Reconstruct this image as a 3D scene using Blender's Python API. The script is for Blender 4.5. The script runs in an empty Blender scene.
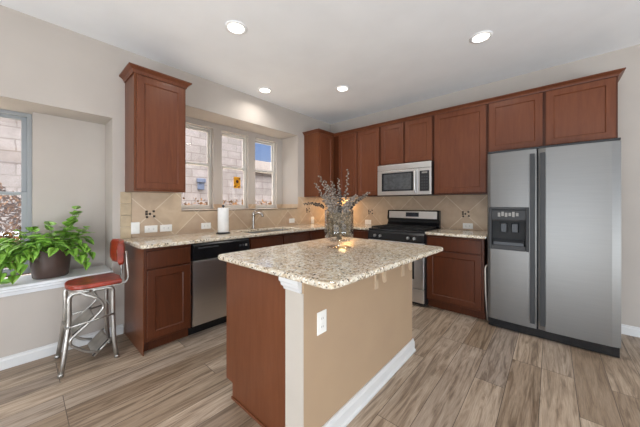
import bpy, bmesh, math, random
from mathutils import Vector, Matrix
random.seed(7)
S = bpy.context.scene
COL = S.collection
PI = math.pi

# ------------------------------------------------------------------ camera
cd = bpy.data.cameras.new('camera')
cam = bpy.data.objects.new('camera', cd)
COL.objects.link(cam)
cd.sensor_width = 36.0
cd.lens = 262.226 / 640 * 36
cd.shift_y = -(213.5 - 204.117) / 640
cd.clip_start = 0.02
cam.location = (3.114, -3.835, 1.25)
cam.rotation_euler = (PI / 2, 0, 0.722)
S.camera = cam

# ------------------------------------------------------------------ view
S.view_settings.view_transform = 'Standard'
S.view_settings.look = 'None'
S.view_settings.gamma = 1
S.view_settings.use_curve_mapping = False
S.view_settings.exposure = -0.08

# ------------------------------------------------------------------ world (daylight sky)
W = bpy.data.worlds.new('sky')
S.world = W
W.use_nodes = True
wn, wl = W.node_tree.nodes, W.node_tree.links
bg = wn['Background']
tc = wn.new('ShaderNodeTexCoord')
sx = wn.new('ShaderNodeSeparateXYZ')
rp = wn.new('ShaderNodeValToRGB')
wl.new(tc.outputs['Generated'], sx.inputs[0])
wl.new(sx.outputs['Z'], rp.inputs[0])
rp.color_ramp.elements[0].position = 0.0
rp.color_ramp.elements[0].color = (0.36, 0.46, 0.64, 1)
rp.color_ramp.elements[1].position = 0.30
rp.color_ramp.elements[1].color = (0.15, 0.26, 0.55, 1)
e_ = rp.color_ramp.elements.new(0.62)          # unseen overhead sky brightened to push more daylight in
e_.color = (8.5, 8.5, 8.7, 1)
wl.new(rp.outputs[0], bg.inputs[0])
bg.inputs[1].default_value = 1.2


def area(name, loc, rot, sx_, sy_, power, col=(1, 1, 1), shape='RECTANGLE', spread=PI):
    d = bpy.data.lights.new(name, 'AREA')
    d.shape = shape
    d.size = sx_
    if shape in ('RECTANGLE', 'ELLIPSE'):
        d.size_y = sy_
    d.energy = power
    d.color = col
    d.spread = spread
    o = bpy.data.objects.new(name, d)
    o.location = loc
    o.rotation_euler = rot
    COL.objects.link(o)
    return o


sd = bpy.data.lights.new('sun', 'SUN')
sd.energy = 9.0
sd.angle = 0.02
sd.color = (1, 0.95, 0.88)
so = bpy.data.objects.new('sun', sd)
so.rotation_euler = (math.radians(36), 0, math.radians(7))   # down the gap between the houses
COL.objects.link(so)

# fill lights added in made-up openings behind and to the right of the camera
area('fill_light_rear', (3.4, -6.7, 1.25), (PI / 2 + math.radians(12), 0, 0), 3.6, 2.1, 55, (0.9, 0.955, 1))
area('fill_light_side', (6.7, -3.6, 1.35), (PI / 2 + math.radians(12), 0, PI / 2), 3.2, 2.0, 30, (0.9, 0.955, 1))
# fill lights added low down, tilted up to brighten the ceiling
area('ceiling_fill_rear', (3.4, -6.5, .25), (PI / 2 + math.radians(50), 0, 0), 3.6, .5, 95, (0.82, 0.92, 1))
area('ceiling_fill_side', (6.5, -3.6, .35), (PI / 2 + math.radians(50), 0, PI / 2), 3.2, .5, 95, (0.82, 0.92, 1))


# ------------------------------------------------------------------ materials
def lin(h):
    if isinstance(h, str):
        v = [int(h[i:i + 2], 16) / 255 for i in (0, 2, 4)]
        return tuple(x / 12.92 if x <= .04045 else ((x + .055) / 1.055) ** 2.4 for x in v) + (1,)
    return tuple(h) + (1,)


class NT:
    def __init__(s, name):
        s.m = bpy.data.materials.new(name)
        s.m.use_nodes = True
        s.n, s.l = s.m.node_tree.nodes, s.m.node_tree.links
        s.b = s.n['Principled BSDF']

    def new(s, t, **kw):
        n = s.n.new('ShaderNode' + t)
        for k, v in kw.items():
            setattr(n, k, v)
        return n

    def link(s, a, b):
        s.l.new(a, b)

    def coord(s, scale=(1, 1, 1), rot=(0, 0, 0), loc=(0, 0, 0)):
        t = s.new('TexCoord')
        mp = s.new('Mapping')
        mp.inputs['Scale'].default_value = scale
        mp.inputs['Rotation'].default_value = rot
        mp.inputs['Location'].default_value = loc
        s.link(t.outputs['Object'], mp.inputs[0])
        return mp.outputs[0]

    def noise(s, vec, scale, detail=3, rough=.5, dist=0):
        n = s.new('TexNoise')
        n.inputs['Scale'].default_value = scale
        n.inputs['Detail'].default_value = detail
        n.inputs['Roughness'].default_value = rough
        n.inputs['Distortion'].default_value = dist
        s.link(vec, n.inputs['Vector'])
        return n.outputs['Fac']

    def ramp(s, fac, stops, interp='LINEAR'):
        r = s.new('ValToRGB')
        r.color_ramp.interpolation = interp
        el = r.color_ramp.elements
        while len(el) < len(stops):
            el.new(0.5)
        for e, (p, c) in zip(el, stops):
            e.position = p
            e.color = lin(c)
        s.link(fac, r.inputs[0])
        return r.outputs[0]

    def mix(s, fac, a, b, mode='MIX'):
        m = s.new('MixRGB', blend_type=mode)
        for i, v in ((0, fac), (1, a), (2, b)):
            if hasattr(v, 'default_value') or hasattr(v, 'is_linked'):
                s.link(v, m.inputs[i])
            elif i == 0:
                m.inputs[0].default_value = v
            else:
                m.inputs[i].default_value = lin(v)
        return m.outputs[0]

    def bump(s, h, strength=.1, dist=.01):
        b = s.new('Bump')
        b.inputs['Strength'].default_value = strength
        b.inputs['Distance'].default_value = dist
        s.link(h, b.inputs['Height'])
        s.link(b.outputs[0], s.b.inputs['Normal'])

    def fin(s, col=None, rough=.5, metal=0, spec=.5, coat=0):
        if col is not None:
            s.link(col, s.b.inputs['Base Color'])
        s.b.inputs['Roughness'].default_value = rough
        s.b.inputs['Metallic'].default_value = metal
        s.b.inputs['Specular IOR Level'].default_value = spec
        s.b.inputs['Coat Weight'].default_value = coat
        return s.m


def scale_hex(h, k):
    v = [min(255, max(0, int(int(h[i:i + 2], 16) * k))) for i in (0, 2, 4)]
    return '%02x%02x%02x' % tuple(v)


def simple(name, h, rough=.5, metal=0, var=.03, nscale=8, spec=.5, coat=0, stretch=(1, 1, 1), bump=0):
    t = NT(name)
    f = t.noise(t.coord(stretch), nscale, 3)
    c = t.ramp(f, [(.3, scale_hex(h, 1 - var)), (.7, scale_hex(h, 1 + var))])
    if bump:
        t.bump(f, bump, .003)
    return t.fin(c, rough, metal, spec, coat)


def wood(name, dark, light, rough=.35, stretch=(14, 14, 1.2)):
    t = NT(name)
    v = t.coord(stretch)
    f = t.noise(v, 3, 5, .6, .8)
    f2 = t.noise(t.coord((2, 2, .6)), 2, 2)
    c = t.ramp(f, [(.25, dark), (.75, light)])
    c2 = t.mix(.35, c, t.ramp(f2, [(.3, dark), (.7, light)]))
    t.bump(f, .03, .002)
    return t.fin(c2, rough, 0, .25, .05)


def floor_mat():
    t = NT('vinyl_plank')
    tcn = t.new('TexCoord')
    sp = t.new('SeparateXYZ')
    t.link(tcn.outputs['Object'], sp.inputs[0])
    cb = t.new('CombineXYZ')
    t.link(sp.outputs['Y'], cb.inputs[0])
    t.link(sp.outputs['X'], cb.inputs[1])
    def brick(a, b, m):
        br = t.new('TexBrick')
        br.offset = 0.37
        br.offset_frequency = 3
        br.inputs['Color1'].default_value = lin(a)
        br.inputs['Color2'].default_value = lin(b)
        br.inputs['Mortar'].default_value = lin(m)
        br.inputs['Scale'].default_value = 1
        br.inputs['Mortar Size'].default_value = .0018
        br.inputs['Mortar Smooth'].default_value = .2
        br.inputs['Bias'].default_value = 0
        br.inputs['Brick Width'].default_value = 1.22
        br.inputs['Row Height'].default_value = .18
        t.link(cb.outputs[0], br.inputs['Vector'])
        return br
    br = brick('ffffff', '000000', '808080')
    # per-plank offset of the grain
    md = t.new('VectorMath', operation='MULTIPLY_ADD')
    t.link(br.outputs['Color'], md.inputs[0])
    md.inputs[1].default_value = (7, 13, 5)
    t.link(cb.outputs[0], md.inputs[2])
    mp = t.new('Mapping')
    mp.inputs['Scale'].default_value = (.75, 9, 1)
    t.link(md.outputs[0], mp.inputs[0])
    g = t.noise(mp.outputs[0], 2.2, 7, .62, 1.6)
    mp2 = t.new('Mapping')
    mp2.inputs['Scale'].default_value = (3, 60, 1)
    t.link(md.outputs[0], mp2.inputs[0])
    g2 = t.noise(mp2.outputs[0], 3, 4, .6, .4)
    base = t.ramp(br.outputs['Color'], [(0, FLOOR[0]), (.35, FLOOR[1]), (.7, FLOOR[2]), (1, FLOOR[3])])
    c = t.mix(.85, base, t.ramp(g, [(.25, '756a60'), (.40, 'aba197'), (.52, 'e2ddd7'), (.72, 'ffffff')]), 'MULTIPLY')
    c = t.mix(.45, c, t.ramp(g2, [(.3, '9a8f85'), (.62, 'ffffff')]), 'MULTIPLY')
    seam = t.mix(br.outputs['Fac'], c, '4a4038')
    t.bump(g2, .04, .002)
    return t.fin(seam, .42, 0, .4)


FLOOR = ['a18d78', 'c0ad98', 'd0beaa', 'b2a497']


def granite():
    t = NT('speckled_granite')
    v = t.coord()
    n1 = t.noise(v, 32, 4, .6, .5)
    n2 = t.noise(v, 90, 3, .6, .3)
    n3 = t.noise(v, 60, 3, .7, .8)
    vo = t.new('TexVoronoi')
    vo.inputs['Scale'].default_value = 130
    t.link(v, vo.inputs['Vector'])
    c = t.ramp(n1, [(.30, 'a58b6c'), (.42, 'cdbb9f'), (.55, 'dbd0bc'), (.72, 'e2dbcf')])
    c = t.mix(t.ramp(n3, [(.60, '000000'), (.66, 'ffffff')]), c, '8c8580')
    c = t.mix(t.ramp(n2, [(.62, '000000'), (.67, 'ffffff')]), c, '8a6340')
    sp = t.new('SeparateColor')
    t.link(vo.outputs['Color'], sp.inputs[0])
    d1 = t.ramp(sp.outputs[0], [(.90, '000000'), (.92, 'ffffff')])
    c = t.mix(d1, c, '463a33')
    d2 = t.ramp(sp.outputs[1], [(.90, '000000'), (.93, 'ffffff')])
    c = t.mix(d2, c, 'f6f0e2')
    return t.fin(c, .07, 0, .7)


def tile_mat(name, axis):
    # 13 inch stone tiles laid on the diagonal; axis 0: wall in the YZ plane, 1: wall in the XZ plane
    t = NT(name)
    tcn = t.new('TexCoord')
    sp = t.new('SeparateXYZ')
    t.link(tcn.outputs['Object'], sp.inputs[0])
    cb = t.new('CombineXYZ')
    t.link(sp.outputs['Y' if axis == 0 else 'X'], cb.inputs[0])
    t.link(sp.outputs['Z'], cb.inputs[1])
    mp = t.new('Mapping')
    mp.vector_type = 'TEXTURE'
    mp.inputs['Location'].default_value = (-2.961, 1.147, 0) if axis == 0 else (.867, 1.12, 0)
    mp.inputs['Rotation'].default_value = (0, 0, PI / 4)
    t.link(cb.outputs[0], mp.inputs[0])
    br = t.new('TexBrick')
    br.offset = 0
    br.inputs['Color1'].default_value = lin('c6b49f')
    br.inputs['Color2'].default_value = lin('bba896')
    br.inputs['Mortar'].default_value = lin('d8ccb8')
    br.inputs['Scale'].default_value = 1
    br.inputs['Mortar Size'].default_value = .004
    br.inputs['Brick Width'].default_value = .3333
    br.inputs['Row Height'].default_value = .3333
    t.link(mp.outputs[0], br.inputs['Vector'])
    n = t.noise(t.coord(), 7, 5, .6, .6)
    c = t.mix(.55, br.outputs['Color'], t.ramp(n, [(.28, '8f7a63'), (.5, 'b3a089'), (.72, 'd4c6b1')]), 'SOFT_LIGHT')
    return t.fin(c, .38, 0, .45)


def stone_wall():
    t = NT('limestone_blocks')
    tcn = t.new('TexCoord')
    sp = t.new('SeparateXYZ')
    t.link(tcn.outputs['Object'], sp.inputs[0])
    cb = t.new('CombineXYZ')
    t.link(sp.outputs['Y'], cb.inputs[0])
    t.link(sp.outputs['Z'], cb.inputs[1])
    nz = t.new('TexNoise')
    nz.inputs['Scale'].default_value = 2.5
    t.link(cb.outputs[0], nz.inputs['Vector'])
    va = t.new('VectorMath', operation='MULTIPLY_ADD')
    t.link(nz.outputs['Color'], va.inputs[0])
    va.inputs[1].default_value = (.10, .035, 0)
    t.link(cb.outputs[0], va.inputs[2])
    br = t.new('TexBrick')
    br.offset = .43
    br.squash = .62
    br.squash_frequency = 2
    br.inputs['Color1'].default_value = lin('85807f')
    br.inputs['Color2'].default_value = lin('777270')
    br.inputs['Mortar'].default_value = lin('69635f')
    br.inputs['Scale'].default_value = 1
    br.inputs['Mortar Size'].default_value = .012
    br.inputs['Mortar Smooth'].default_value = .3
    br.inputs['Brick Width'].default_value = .62
    br.inputs['Row Height'].default_value = .2
    t.link(va.outputs[0], br.inputs['Vector'])
    n = t.noise(t.coord(), 5, 5, .65)
    c = t.mix(.4, br.outputs['Color'], t.ramp(n, [(.3, '9c8f82'), (.7, 'e6ded6')]), 'SOFT_LIGHT')
    t.bump(n, .3, .02)
    return t.fin(c, .85, 0, .2)


def clear_glass(name, tint='ffffff', refl=1.0, pw_=3.5):
    t = NT(name)
    t.n.remove(t.b)
    out = [n for n in t.n if n.type == 'OUTPUT_MATERIAL'][0]
    tr = t.new('BsdfTransparent')
    tr.inputs[0].default_value = lin(tint)
    gl = t.new('BsdfGlossy')
    gl.inputs['Roughness'].default_value = .02
    fr = t.new('LayerWeight')
    fr.inputs[0].default_value = .5
    ml = t.new('Math', operation='MULTIPLY')
    ml.inputs[1].default_value = refl
    pw = t.new('Math', operation='POWER')
    pw.inputs[1].default_value = pw_
    t.link(fr.outputs['Facing'], pw.inputs[0])
    ad = t.new('Math', operation='MULTIPLY_ADD')
    ad.inputs[1].default_value = .9
    ad.inputs[2].default_value = .04
    t.link(pw.outputs[0], ad.inputs[0])
    t.link(ad.outputs[0], ml.inputs[0])
    mx = t.new('MixShader')
    t.link(ml.outputs[0], mx.inputs[0])
    t.link(tr.outputs[0], mx.inputs[1])
    t.link(gl.outputs[0], mx.inputs[2])
    t.link(mx.outputs[0], out.inputs[0])
    return t.m


def emis(name, h, strength):
    t = NT(name)
    t.b.inputs['Base Color'].default_value = lin(h)
    t.b.inputs['Emission Color'].default_value = lin(h)
    t.b.inputs['Emission Strength'].default_value = strength
    return t.m


M = dict(
    wall=simple('greige_wall_paint', 'bcb3aa', .75, 0, .015, 3, .25),
    ceiling=simple('ceiling_paint', 'f1f2f3', .85, 0, .01, 3, .2),
    tan=simple('island_tan', 'b0967a', .7, 0, .015, 3, .25),
    corbel=simple('cream_corbel_paint', 'c2ab90', .6, 0, .015, 4, .3),
    post=simple('island_end_pale', 'c4bbaf', .6, 0, .015, 4, .3, bump=.02),
    white=simple('white_trim_paint', 'd9d8d6', .4, 0, .01, 6),
    sill=simple('white_sill', 'e6e8ea', .25, 0, .03, 5),
    frame=simple('almond_window_vinyl', 'cfcac2', .45, 0, .015, 6),
    bluegrey=simple('grey_window_vinyl', '979a9b', .45, 0, .015, 6),
    cherry=wood('cherry_cabinet_wood', '5b3120', '77462e'),
    cherrydk=wood('dark_cherry_and_gap_shade', '402011', '5a2e19'),
    cherryside=wood('cherry_side_panel', '60351f', '75462d', .33),  # lighter copy carrying the reflection on the sink-wall cabinet sides
    floor=floor_mat(),
    granite=granite(),
    tile_l=tile_mat('diagonal_tile_left', 0),
    tile_b=tile_mat('diagonal_tile_back', 1),
    border=simple('border_tile', 'bba789', .4, 0, .08, 9),
    dot=simple('dark_mosaic', '3a2e26', .3, 0, .1, 40),
    plate=simple('outlet_plastic', 'f0eee8', .35, 0, .01),
    platedk=simple('outlet_slot', '8e8a84', .4, 0, .02),
    steel=simple('stainless_steel', 'd8d7d5', .34, 1, .015, 5, stretch=(1, 1, 40)),
    fridge=simple('fridge_stainless', '7b7976', .38, .85, .012, 4, stretch=(1, 1, 30)),
    chrome=simple('chrome', 'c9c9c8', .16, 1, .03, 10),
    tube=simple('worn_chrome_tube', 'b5b2ac', .28, .9, .08, 14),
    nickel=simple('brushed_nickel', 'b9b6b0', .25, 1, .03, 9),
    black=simple('black_enamel', '151517', .2, 0, .05, 10),
    blackm=simple('black_plastic', '1d1d1f', .45, 0, .06, 10),
    iron=simple('cast_iron', '141414', .6, 0, .08, 20),
    grey=simple('charcoal_plastic', '3b3c3f', .4, .2, .05, 10),
    handle=simple('dark_grey_handle', '2b2b2c', .5, 0, .04, 10),
    darkgl=simple('dark_glass', '26282b', .08, 0, .05, 6),
    ovenwin=simple('oven_window_mesh', '5a5c5e', .2, .3, .12, 30),
    red=simple('worn_red_vinyl', '882f1b', .38, 0, .2, 14, .5, .2),
    tread=simple('black_rubber_tread', '3a3835', .6, 0, .1, 30),
    pot=simple('brown_pot', '4b3a33', .4, 0, .08, 8),
    soil=simple('potting_soil', '33261d', .95, 0, .2, 40),
    paper=simple('paper_towel', 'eeece8', .9, 0, .015, 30, .1, bump=.05),
    glass=clear_glass('window_glass'),
    vase=clear_glass('vase_glass', 'fbfcfc', 1.0, 2.4),
    stone=stone_wall(),
    roof=simple('brown_roof_shingle', '40362f', .9, 0, .12, 25),
    earth=simple('dry_ground', 'd2c8b8', .95, 0, .15, 6),
    dryleaf=simple('dry_brown_leaf', '583c22', .8, 0, .35, 18, .2),
    drytwig=simple('dry_twig', '6b5440', .9, 0, .2, 20, .2),
    bluebox=simple('blue_grey_meter_box', '4f586b', .5, 0, .05),
    orange=simple('sunflower_yellow', 'd99a1c', .5, 0, .12, 30),
    brown=simple('sunflower_brown', '4a2413', .6, 0, .2, 40),
    stemc=simple('dry_grey_stem', '6d6154', .85, 0, .2, 30, .2),
    budc=simple('dry_grey_flower', '857a70', .85, 0, .3, 60, .2),
    budd=simple('dark_dry_flower', '45423f', .85, 0, .3, 60, .2),
    moss=simple('vase_filler', '85735c', .9, 0, .4, 50, .2),
    glow=emis('lamp_lens', 'fff6e8', 6),
    warmglow=emis('warm_strip_lens', 'ffb560', .9),
    trimring=simple('white_lamp_trim', 'f2f2f2', .4, 0, .01),
    rod=simple('cream_rod', 'd8cfc4', .45, 0, .04),
    clock=simple('range_display', '2a3038', .15, 0, .1, 20),
)


def leaf_mat(name, dark, light, pale):
    t = NT(name)
    n = t.noise(t.coord(), 22, 3, .6, .6)
    c = t.ramp(n, [(.3, dark), (.5, light), (.68, light), (.74, pale)])
    t.b.inputs['Subsurface Weight'].default_value = 0
    return t.fin(c, .38, 0, .45)


M['leaf'] = leaf_mat('pothos_leaf', '52892f', '8cbd4c', 'd2e28c')
M['vine'] = simple('pothos_vine', '7a9a4a', .5, 0, .15, 20)


# ------------------------------------------------------------------ mesh building
IDENT = lambda u, w, z: (u, w, z)
MA = lambda u, w, z: (w, u, z)       # wall_left: u runs along Y, w out from the wall along X
MBk = lambda u, w, z: (u, -w, z)     # wall_back: u runs along X, w out from the wall along -Y


class MB:
    def __init__(s, f=IDENT):
        s.bm = bmesh.new()
        s.f = f

    def add(s, bm):
        bmesh.ops.recalc_face_normals(bm, faces=bm.faces[:])
        vm = {v: s.bm.verts.new(v.co) for v in bm.verts}
        for fc in bm.faces:
            try:
                nf = s.bm.faces.new([vm[v] for v in fc.verts])
                nf.smooth = fc.smooth
            except ValueError:
                pass
        bm.free()
        return s

    def box(s, u0, u1, w0, w1, z0, z1, bev=0, seg=2):
        bm = bmesh.new()
        c = [bm.verts.new(s.f(u, w, z)) for z in (z0, z1) for w in (w0, w1) for u in (u0, u1)]
        for q in ((0, 1, 3, 2), (4, 5, 7, 6), (0, 1, 5, 4), (2, 3, 7, 6), (0, 2, 6, 4), (1, 3, 7, 5)):
            bm.faces.new([c[i] for i in q])
        bmesh.ops.recalc_face_normals(bm, faces=bm.faces[:])
        if bev:
            bmesh.ops.bevel(bm, geom=bm.edges[:], offset=bev, segments=seg, profile=.5, affect='EDGES', clamp_overlap=True)
        return s.add(bm)

    def panel(s, u0, u1, w0, w1, z0, z1, rail=.055, inset=.008, slope=.008):
        """a shaker door: slab whose front (largest w) face has a recessed panel"""
        bm = bmesh.new()
        c = [bm.verts.new(s.f(u, w, z)) for z in (z0, z1) for w in (w0, w1) for u in (u0, u1)]
        fr = None
        for q in ((0, 1, 3, 2), (4, 5, 7, 6), (0, 1, 5, 4), (2, 3, 7, 6), (0, 2, 6, 4), (1, 3, 7, 5)):
            fc = bm.faces.new([c[i] for i in q])
            if q == (2, 3, 7, 6):
                fr = fc
        bmesh.ops.recalc_face_normals(bm, faces=bm.faces[:])
        bmesh.ops.inset_region(bm, faces=[fr], thickness=.004, depth=.002, use_even_offset=True)
        bmesh.ops.inset_region(bm, faces=[fr], thickness=rail, depth=0, use_even_offset=True)
        bmesh.ops.inset_region(bm, faces=[fr], thickness=slope, depth=-inset, use_even_offset=True)
        return s.add(bm)

    def prism(s, poly, z0, z1, bev=0, seg=3):
        """poly of (u,w) extruded in z"""
        bm = bmesh.new()
        a = [bm.verts.new(s.f(u, w, z0)) for u, w in poly]
        b = [bm.verts.new(s.f(u, w, z1)) for u, w in poly]
        bm.faces.new(a)
        bm.faces.new(b)
        n = len(poly)
        for i in range(n):
            bm.faces.new((a[i], a[(i + 1) % n], b[(i + 1) % n], b[i]))
        bmesh.ops.recalc_face_normals(bm, faces=bm.faces[:])
        if bev:
            es = [e for e in bm.edges if (e.verts[0] in a and e.verts[1] in a) or (e.verts[0] in b and e.verts[1] in b)]
            bmesh.ops.bevel(bm, geom=es, offset=bev, segments=seg, profile=.5, affect='EDGES', clamp_overlap=True)
        return s.add(bm)

    def profile(s, prof, u0, u1):
        """closed profile of (w,z) swept straight along u"""
        bm = bmesh.new()
        a = [bm.verts.new(s.f(u0, w, z)) for w, z in prof]
        b = [bm.verts.new(s.f(u1, w, z)) for w, z in prof]
        bm.faces.new(a)
        bm.faces.new(b)
        n = len(prof)
        for i in range(n):
            bm.faces.new((a[i], a[(i + 1) % n], b[(i + 1) % n], b[i]))
        return s.add(bm)

    def sweep(s, path, prof, closed=False):
        """(out,z) profile swept along a list of ((x,y), (nx,ny)) stations: mitred mouldings in world xy"""
        bm = bmesh.new()
        rings = []
        for (x, y), (nx, ny) in path:
            rings.append([bm.verts.new((x + nx * o, y + ny * o, z)) for o, z in prof])
        n = len(prof)
        for r0, r1 in zip(rings, rings[1:]):
            for i in range(n):
                bm.faces.new((r0[i], r0[(i + 1) % n], r1[(i + 1) % n], r1[i]))
        bm.faces.new(rings[0])
        bm.faces.new(rings[-1])
        return s.add(bm)

    def lathe(s, prof, c=(0, 0, 0), n=32, closed=False, sx=1, sy=1):
        bm = bmesh.new()
        rings = []
        for r, z in prof:
            if r < 1e-6:
                rings.append([bm.verts.new((c[0], c[1], c[2] + z))])
            else:
                rings.append([bm.verts.new((c[0] + sx * r * math.cos(2 * PI * k / n), c[1] + sy * r * math.sin(2 * PI * k / n), c[2] + z)) for k in range(n)])
        pairs = list(zip(rings, rings[1:]))
        if closed:
            pairs.append((rings[-1], rings[0]))
        for a, b in pairs:
            for k in range(n):
                k2 = (k + 1) % n
                if len(a) == 1 and len(b) == 1:
                    continue
                if len(a) == 1:
                    f = bm.faces.new((a[0], b[k2], b[k]))
                elif len(b) == 1:
                    f = bm.faces.new((a[k], a[k2], b[0]))
                else:
                    f = bm.faces.new((a[k], a[k2], b[k2], b[k]))
                f.smooth = True
        return s.add(bm)

    def tube(s, pts, r, n=10, round_=0, caps=True):
        pts = [Vector(s.f(*p)) for p in pts]
        if round_:
            out = [pts[0]]
            for a, b, c in zip(pts, pts[1:], pts[2:]):
                d0, d1 = (a - b), (c - b)
                k = min(round_, d0.length * .45, d1.length * .45)
                p0, p1 = b + d0.normalized() * k, b + d1.normalized() * k
                for i in range(6):
                    t_ = i / 5
                    out.append(p0 * (1 - t_) ** 2 + b * 2 * t_ * (1 - t_) + p1 * t_ ** 2)
            out.append(pts[-1])
            pts = out
        rs = r if isinstance(r, (list, tuple)) else [r] * len(pts)
        if len(rs) != len(pts):
            rs = [rs[0] + (rs[-1] - rs[0]) * i / (len(pts) - 1) for i in range(len(pts))]
        bm = bmesh.new()
        t0 = (pts[1] - pts[0]).normalized()
        up = Vector((0, 0, 1)) if abs(t0.z) < .9 else Vector((1, 0, 0))
        nv = t0.cross(up).normalized()
        rings = []
        for i, p in enumerate(pts):
            t = (pts[min(i + 1, len(pts) - 1)] - pts[max(i - 1, 0)]).normalized()
            nv = (nv - t * nv.dot(t)).normalized()
            bv = t.cross(nv)
            rings.append([bm.verts.new(p + (nv * math.cos(2 * PI * k / n) + bv * math.sin(2 * PI * k / n)) * rs[i]) for k in range(n)])
        for a, b in zip(rings, rings[1:]):
            for k in range(n):
                f = bm.faces.new((a[k], a[(k + 1) % n], b[(k + 1) % n], b[k]))
                f.smooth = True
        if caps:
            bm.faces.new(rings[0])
            bm.faces.new(rings[-1])
        return s.add(bm)

    def blob(s, c, r, seg=8, sc=(1, 1, 1)):
        bm = bmesh.new()
        bmesh.ops.create_uvsphere(bm, u_segments=seg, v_segments=max(4, seg // 2 + 1), radius=r)
        for v in bm.verts:
            v.co = Vector((v.co.x * sc[0] + c[0], v.co.y * sc[1] + c[1], v.co.z * sc[2] + c[2]))
        for f in bm.faces:
            f.smooth = True
        return s.add(bm)

    def build(s, name, mat, parent=None):
        me = bpy.data.meshes.new(name)
        off = Vector((0, 0, 0))
        if parent is not None:
            q = parent
            while q is not None:
                off += q.location
                q = q.parent
        else:
            # own origin at the base centre
            xs = [v.co for v in s.bm.verts]
            if xs and not s.__dict__.get('keep'):
                off = Vector(((min(v.x for v in xs) + max(v.x for v in xs)) / 2, (min(v.y for v in xs) + max(v.y for v in xs)) / 2, min(v.z for v in xs)))
        for v in s.bm.verts:
            v.co -= off
        s.bm.to_mesh(me)
        s.bm.free()
        me.materials.append(M[mat] if isinstance(mat, str) else mat)
        o = bpy.data.objects.new(name, me)
        COL.objects.link(o)
        if parent is not None:
            o.parent = parent
        else:
            o.location = off
        return o


def world_mb(f=IDENT):
    m = MB(f)
    m.keep = True
    return m


def thing(name, label, cat, loc=(0, 0, 0), group=None):
    o = bpy.data.objects.new(name, None)
    o.empty_display_size = .05
    o.location = loc
    COL.objects.link(o)
    o['label'] = label
    o['category'] = cat
    if group:
        o['group'] = group
    return o


def tag(o, label, cat, group=None, kind=None):
    o['label'] = label
    o['category'] = cat
    if group:
        o['group'] = group
    if kind:
        o['kind'] = kind
    return o


def struct(o, label=None):
    o['kind'] = 'structure'
    if label:
        o['label'] = label
    return o


def dup(root, loc, label, group=None):
    r = root.copy()
    COL.objects.link(r)
    r.location = loc
    r['label'] = label
    if group:
        r['group'] = group
    for ch in list(root.children):
        c = ch.copy()
        COL.objects.link(c)
        c.parent = r
        for g in ch.children:
            d = g.copy()
            COL.objects.link(d)
            d.parent = c
    return r


# ================================================================== THE ROOM
H = 2.752
XR, YF = 6.6, -6.6
struct(world_mb().box(-.02, XR, YF, .02, -.12, 0).build('floor', 'floor'), 'grey brown wood plank floor')
struct(world_mb().box(-.52, XR + .15, YF - .15, .15, H, H + .12).build('ceiling', 'ceiling'), 'smooth pale grey ceiling')

# wall_left (X = 0) with the deep window seat niche and the deep window recess over the sink
NY0, NY1, NZ0, NZ1, NX = -5.25, -3.27, .60, 2.066, -.33
RY0, RY1, RZ0, RZ1, RX = -2.66, -.85, 1.168, 2.375, -.40
LW0, LW1 = -4.72, -3.775                       # the left window inside the niche
KW = [(-2.52, -2.083), (-1.96, -1.523), (-1.40, -.963)]
KZ0, KZ1 = 1.19, 2.30
BX = -.52
w = world_mb()
w.box(BX, 0, YF, NY0, 0, H)
w.box(BX, 0, NY0, NY1, 0, NZ0)
w.box(BX, 0, NY0, NY1, NZ1, H)
w.box(BX, NX, NY0, LW0, NZ0, NZ1)
w.box(BX, NX, LW1, NY1, NZ0, NZ1)
w.box(BX, 0, NY1, RY0, 0, H)
w.box(BX, 0, RY0, RY1, 0, RZ0)
w.box(BX, 0, RY0, RY1, RZ1, H)
w.box(BX, RX, RY0, KW[0][0], RZ0, RZ1)
w.box(BX, RX, KW[0][1], KW[1][0], RZ0, RZ1)
w.box(BX, RX, KW[1][1], KW[2][0], RZ0, RZ1)
w.box(BX, RX, KW[2][1], RY1, RZ0, RZ1)
for a, b in KW:
    w.box(BX, RX, a, b, KZ1, RZ1)
    w.box(BX, RX, a, b, RZ0, KZ0)
w.box(BX, 0, RY1, .15, 0, H)
struct(w.build('wall_left', 'wall'), 'greige wall with the window seat and the recess over the sink')
struct(world_mb().box(0, XR + .15, 0, .15, 0, H).build('wall_back', 'wall'), 'greige wall behind the range and refrigerator')
w = world_mb()
w.box(XR, XR + .15, YF, -5.2, 0, H)
w.box(XR, XR + .15, -2.0, 0, 0, H)
w.box(XR, XR + .15, -5.2, -2.0, 2.4, H)
w.box(XR, XR + .15, -5.2, -2.0, 0, .3)
struct(w.build('wall_right', 'wall'))
w = world_mb()
w.box(0, 1.5, YF - .15, YF, 0, H)
w.box(5.3, XR + .15, YF - .15, YF, 0, H)
w.box(1.5, 5.3, YF - .15, YF, 2.35, H)
struct(w.build('wall_front', 'wall'))

# baseboards
def bb_prof(h=.09, t=.015):
    return [(0, 0), (t, 0), (t, h * .72), (t * .55, h * .85), (t * .5, h), (0, h)]


struct(world_mb(MA).profile(bb_prof(), YF + .02, -3.19).build('baseboard_left', 'white'), 'white baseboard under the window seat')
struct(world_mb(MBk).profile(bb_prof(), 3.56, XR - .02).build('baseboard_back', 'white'), 'white baseboard right of the refrigerator')

# window seat sill
w = world_mb(MA)
w.profile([(NX + .002, .601), (.0, .601), (.001, .598), (.03, .598), (.045, .606), (.045, .618), (.036, .626), (NX + .002, .626)], NY0 + .002, NY1 - .002)
w.profile([(.001, .545), (.012, .548), (.02, .575), (.028, .582), (.028, .598), (.001, .598)], NY0 - .02, NY1 + .02)
struct(w.build('trim_1', 'sill'), 'white window seat sill with moulded front')


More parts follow.
